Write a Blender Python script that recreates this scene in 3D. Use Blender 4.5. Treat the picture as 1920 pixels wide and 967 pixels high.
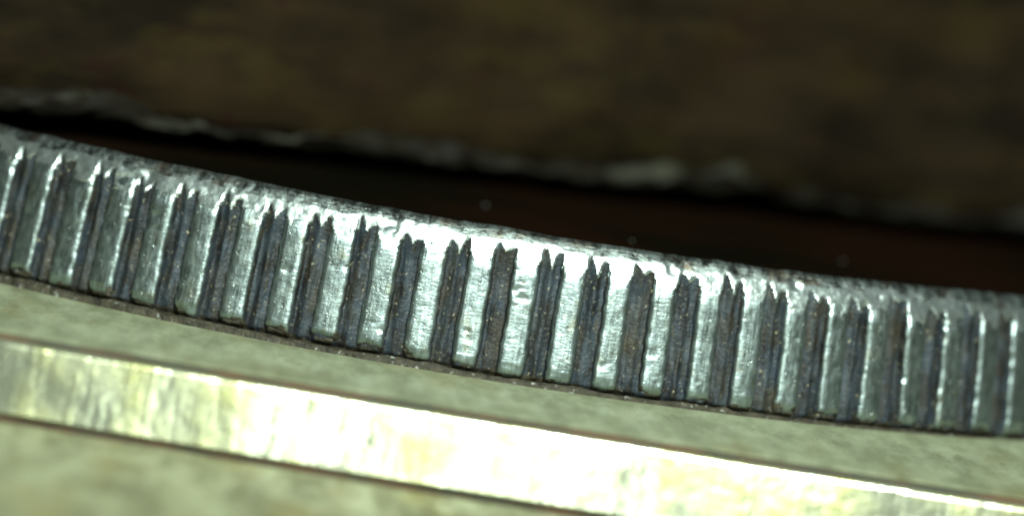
import bpy, math
import numpy as np
from mathutils import Vector, Matrix

S = 0.001                      # everything is laid out in millimetres, built in metres
R, H, NR = 12.13, 1.95, 119    # coin radius, thickness, number of reeds
rad = math.radians

# ---------------------------------------------------------------- camera, world, lamps, exposure
scene = bpy.context.scene
for o in list(bpy.data.objects):
    bpy.data.objects.remove(o, do_unlink=True)
AZ, EL, ROLL, DIST, PXMM = rad(-1.966), rad(6.387), rad(9.883), 91.264, 141.305
aim = Vector((0.282, -R, 1.621))
d = Vector((math.sin(AZ)*math.cos(EL), -math.cos(AZ)*math.cos(EL), math.sin(EL)))
fw = -d
r0 = fw.cross(Vector((0, 0, 1))).normalized(); u0 = r0.cross(fw)
rr = r0*math.cos(ROLL) + u0*math.sin(ROLL); uu = -r0*math.sin(ROLL) + u0*math.cos(ROLL)
cd = bpy.data.cameras.new("Camera"); cam = bpy.data.objects.new("Camera", cd)
scene.collection.objects.link(cam)
M = Matrix((rr, uu, d)).transposed().to_4x4(); M.translation = (aim + d*DIST)*S
cam.matrix_world = M
cd.sensor_fit = 'HORIZONTAL'; cd.sensor_width = 20.0
cd.lens = 20.0*PXMM*DIST/1920
cd.clip_start = 0.005; cd.clip_end = 5.0
cd.dof.use_dof = True; cd.dof.focus_distance = (DIST+0.2)*S; cd.dof.aperture_fstop = cd.lens/3.0
scene.camera = cam

world = bpy.data.worlds.new("World"); scene.world = world; world.use_nodes = True
bg = world.node_tree.nodes["Background"]
bg.inputs[0].default_value = (0.80, 1.0, 0.92, 1); bg.inputs[1].default_value = 0.014

def area_lamp(name, az, el, dist, size, power, col):
    ld = bpy.data.lights.new(name, 'AREA'); ld.shape = 'DISK'; ld.size = size*S
    ld.energy = power; ld.color = col
    lo = bpy.data.objects.new(name, ld); scene.collection.objects.link(lo)
    v = Vector((math.sin(rad(az))*math.cos(rad(el)), -math.cos(rad(az))*math.cos(rad(el)), math.sin(rad(el))))
    lo.location = (Vector((0, -R, 1.2)) + v*dist)*S
    lo.rotation_euler = v.to_track_quat('Z', 'Y').to_euler()
    return lo
LC = (0.87, 1.0, 0.92)
area_lamp("key_lamp", 6.5, 34, 75, 14, 0.130, LC)        # LED lamp above the lens
area_lamp("fill_lamp", 0, 14, 95, 12, 0.004, LC)       # weak frontal lamp added near the lens for general fill

vs = scene.view_settings
vs.view_transform = 'Standard'; vs.look = 'None'; vs.exposure = 0.0; vs.gamma = 1.0; vs.use_curve_mapping = False
scene.render.engine = 'CYCLES'
scene.cycles.pixel_filter_type = 'BLACKMAN_HARRIS'; scene.cycles.filter_width = 2.1
scene.render.resolution_x, scene.render.resolution_y = 1024, 515

# ---------------------------------------------------------------- helpers
rng = np.random.default_rng(7)
def vnoise(x, y, seed=0):
    """smooth value noise in -1..1 for arrays x, y"""
    x = np.asarray(x, float); y = np.asarray(y, float)
    xi = np.floor(x).astype(np.int64); yi = np.floor(y).astype(np.int64)
    fx = x-xi; fy = y-yi
    fx = fx*fx*(3-2*fx); fy = fy*fy*(3-2*fy)
    def h(a, b):
        n = (a*374761393 + b*668265263 + seed*2147483647) & 0xffffffff
        n = ((n ^ (n >> 13))*1274126177) & 0xffffffff
        return ((n ^ (n >> 16)) & 0xffff)/32767.5-1
    return (h(xi, yi)*(1-fx)+h(xi+1, yi)*fx)*(1-fy)+(h(xi, yi+1)*(1-fx)+h(xi+1, yi+1)*fx)*fy
def fbm(x, y, seed=0, oct=3):
    s = 0; a = 1.0; t = 0
    for k in range(oct):
        s = s+a*vnoise(x*2**k, y*2**k, seed+k*17); t += a; a *= .5
    return s/t

def grid_mesh(name, P, UV, mats, closed_u=False, mat_idx=None, smooth=True):
    """P: (nu, nv, 3) in mm. UV in mm. One mesh of quads."""
    nu, nv = P.shape[:2]
    idx = np.arange(nu*nv).reshape(nu, nv)
    a = idx if closed_u else idx[:-1]
    b = np.roll(idx, -1, 0) if closed_u else idx[1:]
    F = np.stack([a[:, :-1], b[:, :-1], b[:, 1:], a[:, 1:]], -1).reshape(-1, 4)
    me = bpy.data.meshes.new(name)
    n = len(F)
    me.vertices.add(nu*nv); me.vertices.foreach_set('co', (P.reshape(-1, 3)*S).astype(np.float32).ravel())
    me.loops.add(n*4); me.loops.foreach_set('vertex_index', F.astype(np.int32).ravel())
    me.polygons.add(n); me.polygons.foreach_set('loop_start', np.arange(0, n*4, 4, dtype=np.int32))
    me.polygons.foreach_set('use_smooth', np.full(n, smooth))
    if mat_idx is not None:
        me.polygons.foreach_set('material_index', mat_idx.astype(np.int32).ravel())
    uvl = me.uv_layers.new(name='UVMap')
    uv = UV.reshape(-1, 2)[F.ravel()]
    if closed_u:      # repair the wrap column
        k = uv.reshape(n, 4, 2); w = (k[:, 0, 0]-k[:, 1, 0]) > 5
        k[w, 1, 0] += 2*math.pi*R; k[w, 2, 0] += 2*math.pi*R; uv = k.reshape(-1, 2)
    uvl.data.foreach_set('uv', uv.astype(np.float32).ravel())
    for m in mats: me.materials.append(m)
    me.update(calc_edges=True); me.validate()
    return me
def link(name, me, parent=None):
    o = bpy.data.objects.new(name, me); scene.collection.objects.link(o)
    if parent: o.parent = parent
    return o
def thing(name, label, cat):
    o = bpy.data.objects.new(name, None); scene.collection.objects.link(o)
    o.empty_display_size = 0.002
    o['label'] = label; o['category'] = cat
    return o

# ---------------------------------------------------------------- materials (UV = millimetres on the surface)
class Mat:
    def __init__(s, name):
        s.m = bpy.data.materials.new(name); s.m.use_nodes = True
        s.nt = s.m.node_tree; s.b = s.nt.nodes['Principled BSDF']
        s.uv = s.nt.nodes.new('ShaderNodeTexCoord').outputs['UV']
    def n(s, t, **kw):
        k = s.nt.nodes.new(t)
        for a, v in kw.items(): setattr(k, a, v)
        return k
    def l(s, a, b): s.nt.links.new(a, b)
    def noise(s, scale, stretch=(1, 1, 1), rot=0, detail=4, rough=.55, off=(0, 0, 0), dist=0):
        mp = s.n('ShaderNodeMapping'); mp.inputs['Scale'].default_value = stretch
        mp.inputs['Rotation'].default_value = (0, 0, rot); mp.inputs['Location'].default_value = off
        oi = s.n('ShaderNodeObjectInfo')
        ad = s.n('ShaderNodeVectorMath', operation='ADD'); s.l(s.uv, ad.inputs[0])
        cb = s.n('ShaderNodeCombineXYZ'); s.l(oi.outputs['Random'], cb.inputs[2]); s.l(cb.outputs[0], ad.inputs[1])
        s.l(ad.outputs[0], mp.inputs['Vector'])
        t = s.n('ShaderNodeTexNoise'); t.inputs['Scale'].default_value = scale
        t.inputs['Detail'].default_value = detail; t.inputs['Roughness'].default_value = rough
        t.inputs['Distortion'].default_value = dist
        s.l(mp.outputs[0], t.inputs['Vector']); return t.outputs['Fac']
    def ramp(s, fac, stops, interp='LINEAR'):
        r = s.n('ShaderNodeValToRGB'); e = r.color_ramp.elements; r.color_ramp.interpolation = interp
        while len(e) < len(stops): e.new(.5)
        for k, (p, c) in zip(e, stops):
            k.position = p; k.color = (c, c, c, 1) if isinstance(c, (int, float)) else (*c, 1)
        s.l(fac, r.inputs[0]); return r.outputs[0]
    def mix(s, fac, a, b, mode='MIX'):
        x = s.n('ShaderNodeMix', data_type='RGBA', blend_type=mode)
        for sock, v in ((x.inputs[0], fac), (x.inputs[6], a), (x.inputs[7], b)):
            if isinstance(v, (int, float)): sock.default_value = v
            elif isinstance(v, tuple): sock.default_value = (*v, 1)
            else: s.l(v, sock)
        return x.outputs[2]
    def math(s, op, a, b):
        x = s.n('ShaderNodeMath', operation=op)
        for i, v in enumerate((a, b)):
            if isinstance(v, (int, float)): x.inputs[i].default_value = v
            else: s.l(v, x.inputs[i])
        return x.outputs[0]
    def bump(s, h, dist, strength=1.0, prev=None):
        k = s.n('ShaderNodeBump'); k.inputs['Distance'].default_value = dist*S; k.inputs['Strength'].default_value = strength
        s.l(h, k.inputs['Height'])
        if prev is not None: s.l(prev, k.inputs['Normal'])
        return k.outputs[0]
    def out(s, col, rough, metal, normal=None, spec=.5):
        for nm, v in (('Base Color', col), ('Roughness', rough), ('Metallic', metal)):
            if isinstance(v, tuple): s.b.inputs[nm].default_value = (*v, 1)
            elif isinstance(v, (int, float)): s.b.inputs[nm].default_value = v
            else: s.l(v, s.b.inputs[nm])
        s.b.inputs['Specular IOR Level'].default_value = spec
        if normal is not None: s.l(normal, s.b.inputs['Normal'])
        return s.m

def m_steel():         # worn nickel on the lands: vertical drag marks, pits
    m = Mat('worn_nickel')
    st = m.noise(1, (24, 1.1, 1), detail=6, rough=.72)
    bl = m.noise(7, (1, .8, 1), detail=5, rough=.6)
    pit = m.ramp(m.noise(13, (1, .8, 1), detail=3), [(.30, 0), (.36, 1)])
    col = m.mix(m.ramp(bl, [(.35, 0), (.65, 1)]), (.24, .295, .295), (.42, .50, .49))
    col = m.mix(m.ramp(m.noise(4.5, (1, .6, 1)), [(.56, 0), (.72, 1)]), col, (.30, .32, .25))
    col = m.mix(pit, (.16, .17, .14), col)
    col = m.mix(m.ramp(st, [(.38, .85), (.52, 0)]), col, (.20, .24, .22))
    chat = m.noise(1, (9, 34, 1), detail=3, rough=.6)
    rg = m.ramp(m.noise(9, (2.2, .6, 1), detail=4), [(.3, .26), (.7, .43)])
    nb = m.bump(st, .0065, .9); nb = m.bump(bl, .010, .8, nb); nb = m.bump(chat, .004, .8, nb); nb = m.bump(pit, .003, 1, nb)
    return m.out(col, rg, .95, nb)
def m_rim():           # scuffed shoulder and rim, oblique scratches
    m = Mat('scuffed_nickel')
    a = m.noise(1, (6, 34, 1), rot=rad(-24), detail=5, rough=.65, dist=.4)
    b = m.noise(9, detail=5, rough=.65)
    col = m.mix(m.ramp(b, [(.36, 0), (.58, 1)]), (.08, .088, .08), (.30, .345, .33))
    col = m.mix(m.ramp(m.noise(3.5, off=(4, 2, 0)), [(.55, 0), (.75, 1)]), col, (.17, .14, .10))
    rg = m.ramp(b, [(.35, .30), (.65, .52)])
    nb = m.bump(a, .016, .8); nb = m.bump(b, .014, .8, nb)
    return m.out(col, rg, .92, nb)
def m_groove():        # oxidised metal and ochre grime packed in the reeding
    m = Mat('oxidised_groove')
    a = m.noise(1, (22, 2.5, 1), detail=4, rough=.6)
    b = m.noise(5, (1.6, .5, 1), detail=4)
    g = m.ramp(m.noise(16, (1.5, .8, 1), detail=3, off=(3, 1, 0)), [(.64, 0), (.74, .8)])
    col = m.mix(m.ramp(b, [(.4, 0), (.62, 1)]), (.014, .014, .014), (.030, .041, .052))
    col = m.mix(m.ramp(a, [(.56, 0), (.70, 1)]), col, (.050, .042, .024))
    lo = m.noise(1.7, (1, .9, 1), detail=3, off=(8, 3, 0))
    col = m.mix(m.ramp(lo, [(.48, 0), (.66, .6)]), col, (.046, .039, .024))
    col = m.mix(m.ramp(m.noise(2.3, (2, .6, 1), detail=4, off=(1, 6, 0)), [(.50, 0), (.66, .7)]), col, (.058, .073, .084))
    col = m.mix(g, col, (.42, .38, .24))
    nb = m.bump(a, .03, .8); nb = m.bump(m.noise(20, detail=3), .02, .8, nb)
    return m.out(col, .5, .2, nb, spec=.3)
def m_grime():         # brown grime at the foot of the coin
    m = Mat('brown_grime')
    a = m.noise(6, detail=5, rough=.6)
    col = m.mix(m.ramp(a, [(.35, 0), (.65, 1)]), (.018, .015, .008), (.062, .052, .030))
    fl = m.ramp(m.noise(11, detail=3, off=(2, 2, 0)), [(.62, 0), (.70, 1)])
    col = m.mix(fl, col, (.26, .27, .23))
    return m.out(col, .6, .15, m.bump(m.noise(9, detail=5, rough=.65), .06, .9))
def m_face():          # blackened coin face
    m = Mat('blackened_face')
    a = m.noise(.22, detail=3)
    col = m.mix(m.ramp(a, [(.4, 0), (.62, 1)]), (.0042, .0036, .002), (.010, .0048, .0026))
    return m.out(col, .85, 0.0, m.bump(m.noise(3), .04, .5), spec=.0)
def m_ledge(name, dark, light, spots=0.0, dirty=.5):
    m = Mat(name)
    a = m.noise(1.9, (1, .28, 1), detail=6, rough=.66)
    b = m.noise(1.2, (1, .3, 1), detail=4, off=(5, 3, 0))
    col = m.mix(m.ramp(a, [(.38, 0), (.62, 1)]), dark, light)
    col = m.mix(m.ramp(b, [(.52, 0), (.75, spots)]), col, (.20, .16, .05))
    c = m.ramp(m.noise(2.6, (1, .3, 1), detail=4, off=(1, 7, 0)), [(.60, 0), (.72, dirty)])
    col = m.mix(c, col, (.11, .10, .05))
    nb = m.bump(a, .12, .5); nb = m.bump(m.noise(9, (1, .6, 1), detail=4), .02, .6, nb)
    return m.out(col, m.ramp(a, [(.3, .70), (.7, .50)]), .0, nb, spec=.22)
def m_polish():        # polished brass bevel, uneven patches and cross marks
    m = Mat('polished_brass')
    v = m.noise(1, (1.5, .22, 1), detail=4, rough=.62)
    blk = m.noise(1, (1.7, 2.0, 1), detail=3, rough=.6, off=(2, 5, 0))
    f = m.math('ADD', m.math('MULTIPLY', v, .6), m.math('MULTIPLY', blk, .4))
    col = m.mix(m.ramp(f, [(.38, 0), (.58, 1)]), (.36, .36, .16), (.60, .63, .45))
    col = m.mix(m.ramp(m.noise(.9, (1, .5, 1), off=(9, 1, 0)), [(.60, 0), (.78, .6)]), col, (.34, .24, .10))
    rg = m.ramp(f, [(.36, .30), (.60, .17)])
    str_ = m.noise(1, (7, .5, 1), detail=4, rough=.6)
    nb = m.bump(v, .022, .7); nb = m.bump(blk, .022, .8, nb); nb = m.bump(str_, .008, .8, nb)
    return m.out(col, rg, .85, nb)
def m_seam():
    m = Mat('dark_seam')
    a = m.noise(1.2, (1, 1, 1), detail=4)
    return m.out(m.mix(m.ramp(a, [(.4, 0), (.62, 1)]), (.040, .038, .024), (.085, .045, .022)), .8, 0, m.bump(a, .05))
def m_slab():
    m = Mat('rusted_brown')
    a = m.noise(.7, (.45, 1.5, 1), detail=5, rough=.55)
    b = m.noise(.8, (.7, 1.6, 1), detail=3, off=(6, 2, 0))
    col = m.mix(m.ramp(a, [(.38, 0), (.64, 1)]), (.0060, .0040, .0020), (.0180, .0112, .0046))
    col = m.mix(m.ramp(b, [(.54, 0), (.70, .75)]), col, (.022, .0155, .0042))
    col = m.mix(m.ramp(m.noise(.9, (.8, 1.4, 1), off=(1, 9, 0)), [(.58, 0), (.70, .8)]), col, (.013, .005, .003))
    return m.out(col, .85, 0, m.bump(a, .25, .6), spec=.06)
def m_lip():
    m = Mat('worn_edge')
    a = m.noise(1.0, (.8, 1.2, 1), detail=4)
    col = m.mix(m.ramp(a, [(.52, 0), (.68, 1)]), (.0072, .0055, .0030), (.036, .036, .025))
    return m.out(col, .7, 0, m.bump(a, .3, .8), spec=.15)
def m_dust():
    m = Mat('pale_dust'); return m.out((.07, .072, .06), .8, 0)

def m_shoulder():      # bright rubbed shoulder above the reeds
    m = Mat('rubbed_nickel')
    b = m.noise(8, detail=4, rough=.6)
    col = m.mix(m.ramp(b, [(.30, 0), (.48, 1)]), (.42, .48, .46), (.76, .86, .83))
    nb = m.bump(b, .016, .7)
    return m.out(col, m.ramp(b, [(.3, .42), (.6, .30)]), .95, nb)
SHOULDER = m_shoulder()
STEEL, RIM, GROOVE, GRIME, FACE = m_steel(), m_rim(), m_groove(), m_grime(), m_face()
LEDGE = m_ledge('dull_brass', (.185, .20, .118), (.31, .335, .215), .4, .5)
BASE = m_ledge('mottled_brass', (.15, .15, .08), (.29, .30, .18), .8, .7)
POLISH, SEAM, SLAB, LIP, DUST = m_polish(), m_seam(), m_slab(), m_lip(), m_dust()

# ---------------------------------------------------------------- the surface below and the brass plate
YAW = math.atan(-0.008)
FRONT = -15.2
def bar_strip(name, prof, mat, parent, x0=-32, x1=32, n=260, amp=.02, seed=0, sub=8):
    """profile (y, z) points relative to the plate's front line, swept along x with small unevenness"""
    pts = []
    for (a, b) in zip(prof[:-1], prof[1:]):
        for k in range(sub): pts.append((a[0]+(b[0]-a[0])*k/sub, a[1]+(b[1]-a[1])*k/sub))
    pts.append(prof[-1]); pts = np.array(pts)
    ln = np.concatenate([[0], np.cumsum(np.hypot(*np.diff(pts, axis=0).T))])
    x = np.linspace(x0, x1, n)
    X = np.repeat(x[:, None], len(pts), 1); L = np.repeat(ln[None], n, 0)
    nz = fbm(X*1.3, L*1.3+seed*9, seed, 3)*amp
    Y = FRONT + pts[None, :, 0] - nz + X*math.tan(YAW) + X**2/(2*105.0); Z = pts[None, :, 1] + nz*.5 + X*.0070-.035
    P = np.stack([X, Y, Z*np.ones_like(X)], -1)
    return link(name, grid_mesh(name, P, np.stack([X, L], -1), [mat]), parent)

base = bar_strip('base_surface', [(-30, -1.13), (-.05, -1.13), (6, -1.13)], BASE, None, amp=.03, seed=3, sub=40)
base['kind'] = 'structure'
plate = thing('brass_plate', 'pale brass plate with a bright shiny front edge, under the grey coin', 'plate')
bar_strip('upper_face', [(44, -.012), (2, -.012), (.12, -.012), (.03, -.025), (.01, -.04)], LEDGE, plate, amp=.006, seed=1, sub=16)
bar_strip('seam', [(.015, -.03), (.03, -.06), (.02, -.11), (-.02, -.13)], SEAM, plate, amp=.012, seed=5, sub=3)
bar_strip('polished_edge', [(.02, -.115), (-.03, -.12), (-.22, -.95), (-.24, -1.03), (-.18, -1.08)], POLISH, plate, amp=.014, seed=2, sub=10)
bar_strip('lower_seam', [(-.21, -1.04), (-.14, -1.09), (-.30, -1.105), (-.36, -1.14)], SEAM, plate, amp=.02, seed=6, sub=3)

# ---------------------------------------------------------------- the reeded coin
coin = thing('reeded_coin', 'worn grey metal coin lying flat, its reeded edge towards the viewer', 'coin')
ZP = np.array([0, .03, .08, .15, .22, 1.36, 1.42, 1.50, 1.60, 1.72, 1.80, 1.86, 1.91, 1.94, 1.95])
RP = R-np.array([.14, .08, .03, .008, 0, .155, .164, .184, .220, .266, .300, .342, .39, .44, .48])
def prof(z): return np.interp(z, ZP, RP)
PITCH = 2*math.pi/NR
PH0 = rad(-2.0366)            # angle of one groove's middle
def groove_depth(u, ridge):   # u: mm from the groove's middle
    return .120-ridge*np.exp(-(u/.046)**2)+.02*np.exp(-((u+.11)/.03)**2)
zs = np.concatenate([np.linspace(0, .24, 14), np.linspace(.27, 1.36, 42), np.linspace(1.38, 1.95, 46)])
NS = 26
th = PH0 + np.arange(NR*NS)*PITCH/NS
T = np.repeat(th[:, None], len(zs), 1); Z = np.repeat(zs[None], len(th), 0)
A = T*R
ul = ((T-PH0)/PITCH+.5) % 1.0; ul = (ul-.5)*PITCH*R
gk = np.round((T-PH0)/PITCH)
wob = vnoise(gk*7.3, Z*1.6, 11)*.008+vnoise(A*9, Z*9, 12)*.008
dep = groove_depth(ul+wob, .042+.030*vnoise(gk*9.7, Z*.7, 24))*(1+.20*vnoise(gk*3.1, Z*1.1+40, 13))+fbm(A*12, Z*4, 14, 2)*.012
surf = prof(Z)+fbm(A*5, Z*7, 15, 3)*.016*np.clip((Z-1.30)/.35, 0, 1)+fbm(A*4, Z*10, 16, 3)*.02*np.clip((.25-Z)/.2, 0, 1)
surf = surf-np.clip(fbm(A*2.3, Z*3.1, 18, 3)-.30, 0, 1)*.12*np.clip((Z-1.55)/.2, 0, 1)   # dents in the shoulder
gw = np.interp(Z, [0, 1.50, 1.62, 2], [.192, .192, .146, .140])+vnoise(gk*5.1+(ul > 0)*50, Z*6, 23)*.012
land = np.clip((np.abs(ul)-gw+.012)/.020, 0, 1)
dep = dep*(1-land)+np.interp(Z, [0, 1.50, 1.60, 2], [.035, .035, .007, .007])*land
endc = np.clip((Z+.01)/.09, 0, 1)
rf = R-.155*np.clip((Z-.22)/1.14, 0, 1)-dep*endc-.20*(1-endc)
rad_ = np.minimum(surf, rf)
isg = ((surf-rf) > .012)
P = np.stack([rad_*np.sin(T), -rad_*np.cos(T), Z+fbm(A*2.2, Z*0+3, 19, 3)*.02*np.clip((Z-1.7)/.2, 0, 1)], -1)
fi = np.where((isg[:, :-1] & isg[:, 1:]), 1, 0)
crest = Z[:, :-1]+fbm(A[:, :-1]*3, Z[:, :-1]*6, 22, 3)*.10
fi = np.where((fi == 0) & (crest < 1.81), 3, fi)
fi = np.where((fi == 3) & (Z[:, :-1] < .5), 2, fi)
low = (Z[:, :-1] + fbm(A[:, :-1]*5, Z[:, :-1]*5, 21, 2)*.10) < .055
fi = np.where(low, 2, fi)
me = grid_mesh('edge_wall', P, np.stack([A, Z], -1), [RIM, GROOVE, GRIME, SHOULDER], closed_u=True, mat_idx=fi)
link('edge_wall', me, coin)
# rim crest and recessed face
ring = np.array([(R-.485, 1.945), (R-.52, 1.94), (R-.58, 1.88), (R-.66, 1.74), (R-.75, 1.70), (R-1.5, 1.69)]+[(r, 1.69) for r in np.linspace(R-3, .02, 16)])
th2 = np.linspace(0, 2*math.pi, 720, endpoint=False)
T2 = np.repeat(th2[:, None], len(ring), 1); RR = np.repeat(ring[None, :, 0], len(th2), 0); ZZ = np.repeat(ring[None, :, 1], len(th2), 0)
ZZ = ZZ+fbm(T2*R*2.2, RR*0+3, 19, 3)*.02*np.clip((ZZ-1.7)/.2, 0, 1)
P2 = np.stack([RR*np.sin(T2), -RR*np.cos(T2), ZZ], -1)
link('face', grid_mesh('face', P2, P2[..., :2].copy(), [FACE], closed_u=True), coin)
# underside
und = np.array([(R-.20, 0.0), (R-1, .002), (.02, .002)])
T3 = np.repeat(th2[:, None], 3, 1)
P3 = np.stack([und[None, :, 0]*np.sin(T3), -und[None, :, 0]*np.cos(T3), und[None, :, 1]+0*T3], -1)
link('underside', grid_mesh('underside', P3, P3[..., :2].copy(), [GRIME], closed_u=True), coin)

# the reeds: each ridge between two grooves is a piece of its own
def reed_mesh(k, rough=True):
    tc = (k+.5)*PITCH                                      # local to PH0
    us = np.array([-.206, -.194, -.182, -.170, -.155, -.130, -.090, -.045, 0, .045, .090, .130, .155, .170, .182, .194, .206])
    drop = np.array([.19, .13, .08, .040, .018, .005, .001, 0, 0, 0, .001, .005, .018, .040, .08, .13, .19])
    g = np.random.default_rng(1000+k)
    us = us*(1+.07*(g.random()-.5)*2)+.011*(g.random()-.5)*2
    drop = drop+.010*g.random()+us*.05*(g.random()-.5)*2
    z = np.concatenate([np.linspace(.01, .27, 14), np.linspace(.30, 1.34, 62), np.linspace(1.38, 1.86, 22)])
    U = np.repeat(us[:, None], len(z), 1); Zz = np.repeat(z[None], len(us), 0)
    AA = (tc+PH0)*R+U
    side = np.sign(U)*np.clip((np.abs(U)-.10)/.06, 0, 1)
    if rough:
        Uw = U + side*(.004+.008*vnoise(Zz*2.2+k*13, U*0+(U > 0)*31, 31)+.013*fbm(Zz*9+k*7, U*0+(U > 0)*17, 32, 2))
    else: Uw = U
    r = prof(Zz)-drop[:, None]+.003
    r = r+fbm(AA*5, Zz*7, 15, 3)*.016*np.clip((Zz-1.30)/.35, 0, 1)
    r = r+fbm(AA*12, Zz*.9, 33, 2)*.0035+fbm(AA*3, Zz*2.5, 34, 2)*.003
    nick = np.clip(fbm(AA*7.5, Zz*5.5, 35, 3)-.40, 0, 1)*.05
    r = r-nick
    r = r-np.clip((Zz-1.58-.03*g.random())/.14, 0, 1)*.04                  # sinks into the shoulder at the top
    foot = .14+.12*fbm(AA*3.2, Zz*0+k, 36, 3)+.05*(g.random()-.5)
    r = r-np.clip((foot-Zz)/.20, 0, 1)**1.3*.15-fbm(AA*10, Zz*10, 38, 2)*.022*np.clip((.26-Zz)/.12, 0, 1)
    ang = tc+PH0+Uw/R
    P = np.stack([r*np.sin(ang), -r*np.cos(ang), Zz], -1)
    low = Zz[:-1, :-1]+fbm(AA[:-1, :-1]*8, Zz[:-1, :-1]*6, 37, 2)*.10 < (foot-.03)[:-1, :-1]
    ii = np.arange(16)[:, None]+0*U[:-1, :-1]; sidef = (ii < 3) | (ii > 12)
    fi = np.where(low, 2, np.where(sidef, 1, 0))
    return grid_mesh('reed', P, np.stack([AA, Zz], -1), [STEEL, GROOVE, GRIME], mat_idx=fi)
far_mesh = None
for k in range(NR):
    kk = k-NR//2
    if abs(kk) <= 22:
        link('reed', reed_mesh(kk), coin)
    else:
        if far_mesh is None: far_mesh = reed_mesh(0)
        o = link('reed', far_mesh, coin); o.rotation_euler.z = kk*PITCH

# grime packed along the foot of the coin
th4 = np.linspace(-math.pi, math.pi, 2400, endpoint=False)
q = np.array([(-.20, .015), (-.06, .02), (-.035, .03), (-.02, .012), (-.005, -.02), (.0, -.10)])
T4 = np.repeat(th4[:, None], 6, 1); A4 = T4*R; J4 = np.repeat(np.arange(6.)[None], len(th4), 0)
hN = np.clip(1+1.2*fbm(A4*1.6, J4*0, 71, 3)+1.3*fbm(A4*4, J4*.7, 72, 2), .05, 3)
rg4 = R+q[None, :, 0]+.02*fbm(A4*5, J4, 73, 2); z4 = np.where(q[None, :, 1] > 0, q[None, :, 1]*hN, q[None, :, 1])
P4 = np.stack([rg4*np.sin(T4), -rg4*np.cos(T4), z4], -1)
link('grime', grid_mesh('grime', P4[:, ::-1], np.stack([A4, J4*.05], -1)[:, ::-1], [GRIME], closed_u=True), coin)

# ---------------------------------------------------------------- the dark slab lying across the coin
slab = thing('rusted_slab', 'dark brown rusted slab lying across the coin, out of focus behind its rim', 'slab')
SY = math.atan(.51); cx, sx = math.cos(SY), math.sin(SY)
def slab_pt(s, o, z):        # s along the slab's front line, o behind it
    return np.stack([s*cx-o*sx, -4.6+s*sx+o*cx, z], -1)
pr = np.array([(9, 1.99), (.9, 1.99), (.45, 2.02), (.22, 2.12), (.10, 2.30), (.03, 2.55)]
              +[(.0+.05*i, 2.8+.3*i) for i in range(14)]+[(1.2, 7.0), (2.5, 7.1), (9, 7.1)])
s = np.linspace(-20, 20, 320)
ln = np.concatenate([[0], np.cumsum(np.hypot(*np.diff(pr, axis=0).T))])
SS = np.repeat(s[:, None], len(pr), 1); LL = np.repeat(ln[None], len(s), 0)
OO = pr[None, :, 0]+fbm(SS*.6, LL*.8, 51, 4)*.28
ZB = np.maximum(pr[None, :, 1]+fbm(SS*.9, LL*.9, 52, 3)*.08, 1.975)
link('body', grid_mesh('body', slab_pt(SS, OO, ZB), np.stack([SS, LL], -1), [SLAB]), slab)
# worn lower lip: uneven ridge along the foot of the slab
ph = np.linspace(0, 2*math.pi, 13)
SS = np.repeat(s[:, None], len(ph), 1); PP = np.repeat(ph[None], len(s), 0)
rr_ = .14+.16*fbm(SS*.8, SS*0, 61, 3)+.12*fbm(SS*2.6, PP, 62, 3)
zc = 2.12+.20*fbm(SS*.5, SS*0+4, 63, 3)+.12*fbm(SS*2.2, PP*.6, 65, 3)
OO = .16-rr_*np.cos(PP)*.9+.12*fbm(SS*.7, SS*0+9, 64, 2); ZB = np.maximum(zc+rr_*np.sin(PP)*1.1, 1.98)
link('worn_lip', grid_mesh('worn_lip', slab_pt(SS, OO, ZB), np.stack([SS, PP*.3], -1), [LIP]), slab)

# ---------------------------------------------------------------- dust on the coin's face
import bmesh
def dust(x, y, z, size, label, seed):
    bm = bmesh.new(); bmesh.ops.create_icosphere(bm, subdivisions=2, radius=1)
    g = np.random.default_rng(seed)
    for v in bm.verts:
        v.co = v.co*(size*(1+.35*(g.random()-.5)))*S; v.co.z *= .7
    me = bpy.data.meshes.new('dust_speck'); bm.to_mesh(me); bm.free(); me.materials.append(DUST)
    for p in me.polygons: p.use_smooth = True
    o = link('dust_speck', me); o.location = (x*S, y*S, (z+size*.6)*S)
    o['label'] = label; o['category'] = 'dust'; o['group'] = 'dust specks on the dark coin face'
def hit(px, py, z):
    v = fw+rr*((px-960)/(PXMM*DIST))+uu*((483.5-py)/(PXMM*DIST))
    c = aim+d*DIST; t = (z-c.z)/v.z; return c+v*t
for px, py, sz, lb, sd in ((910, 386, .030, 'pale dust speck on the dark coin face, leftmost of the three', 1),
                           (1185, 452, .02, 'tiny pale dust speck just behind the middle of the coin rim', 2),
                           (1580, 490, .024, 'faint pale dust speck on the coin face towards the right', 3)):
    q = hit(px, py, 1.70); dust(q.x, q.y, 1.69, sz, lb, sd)
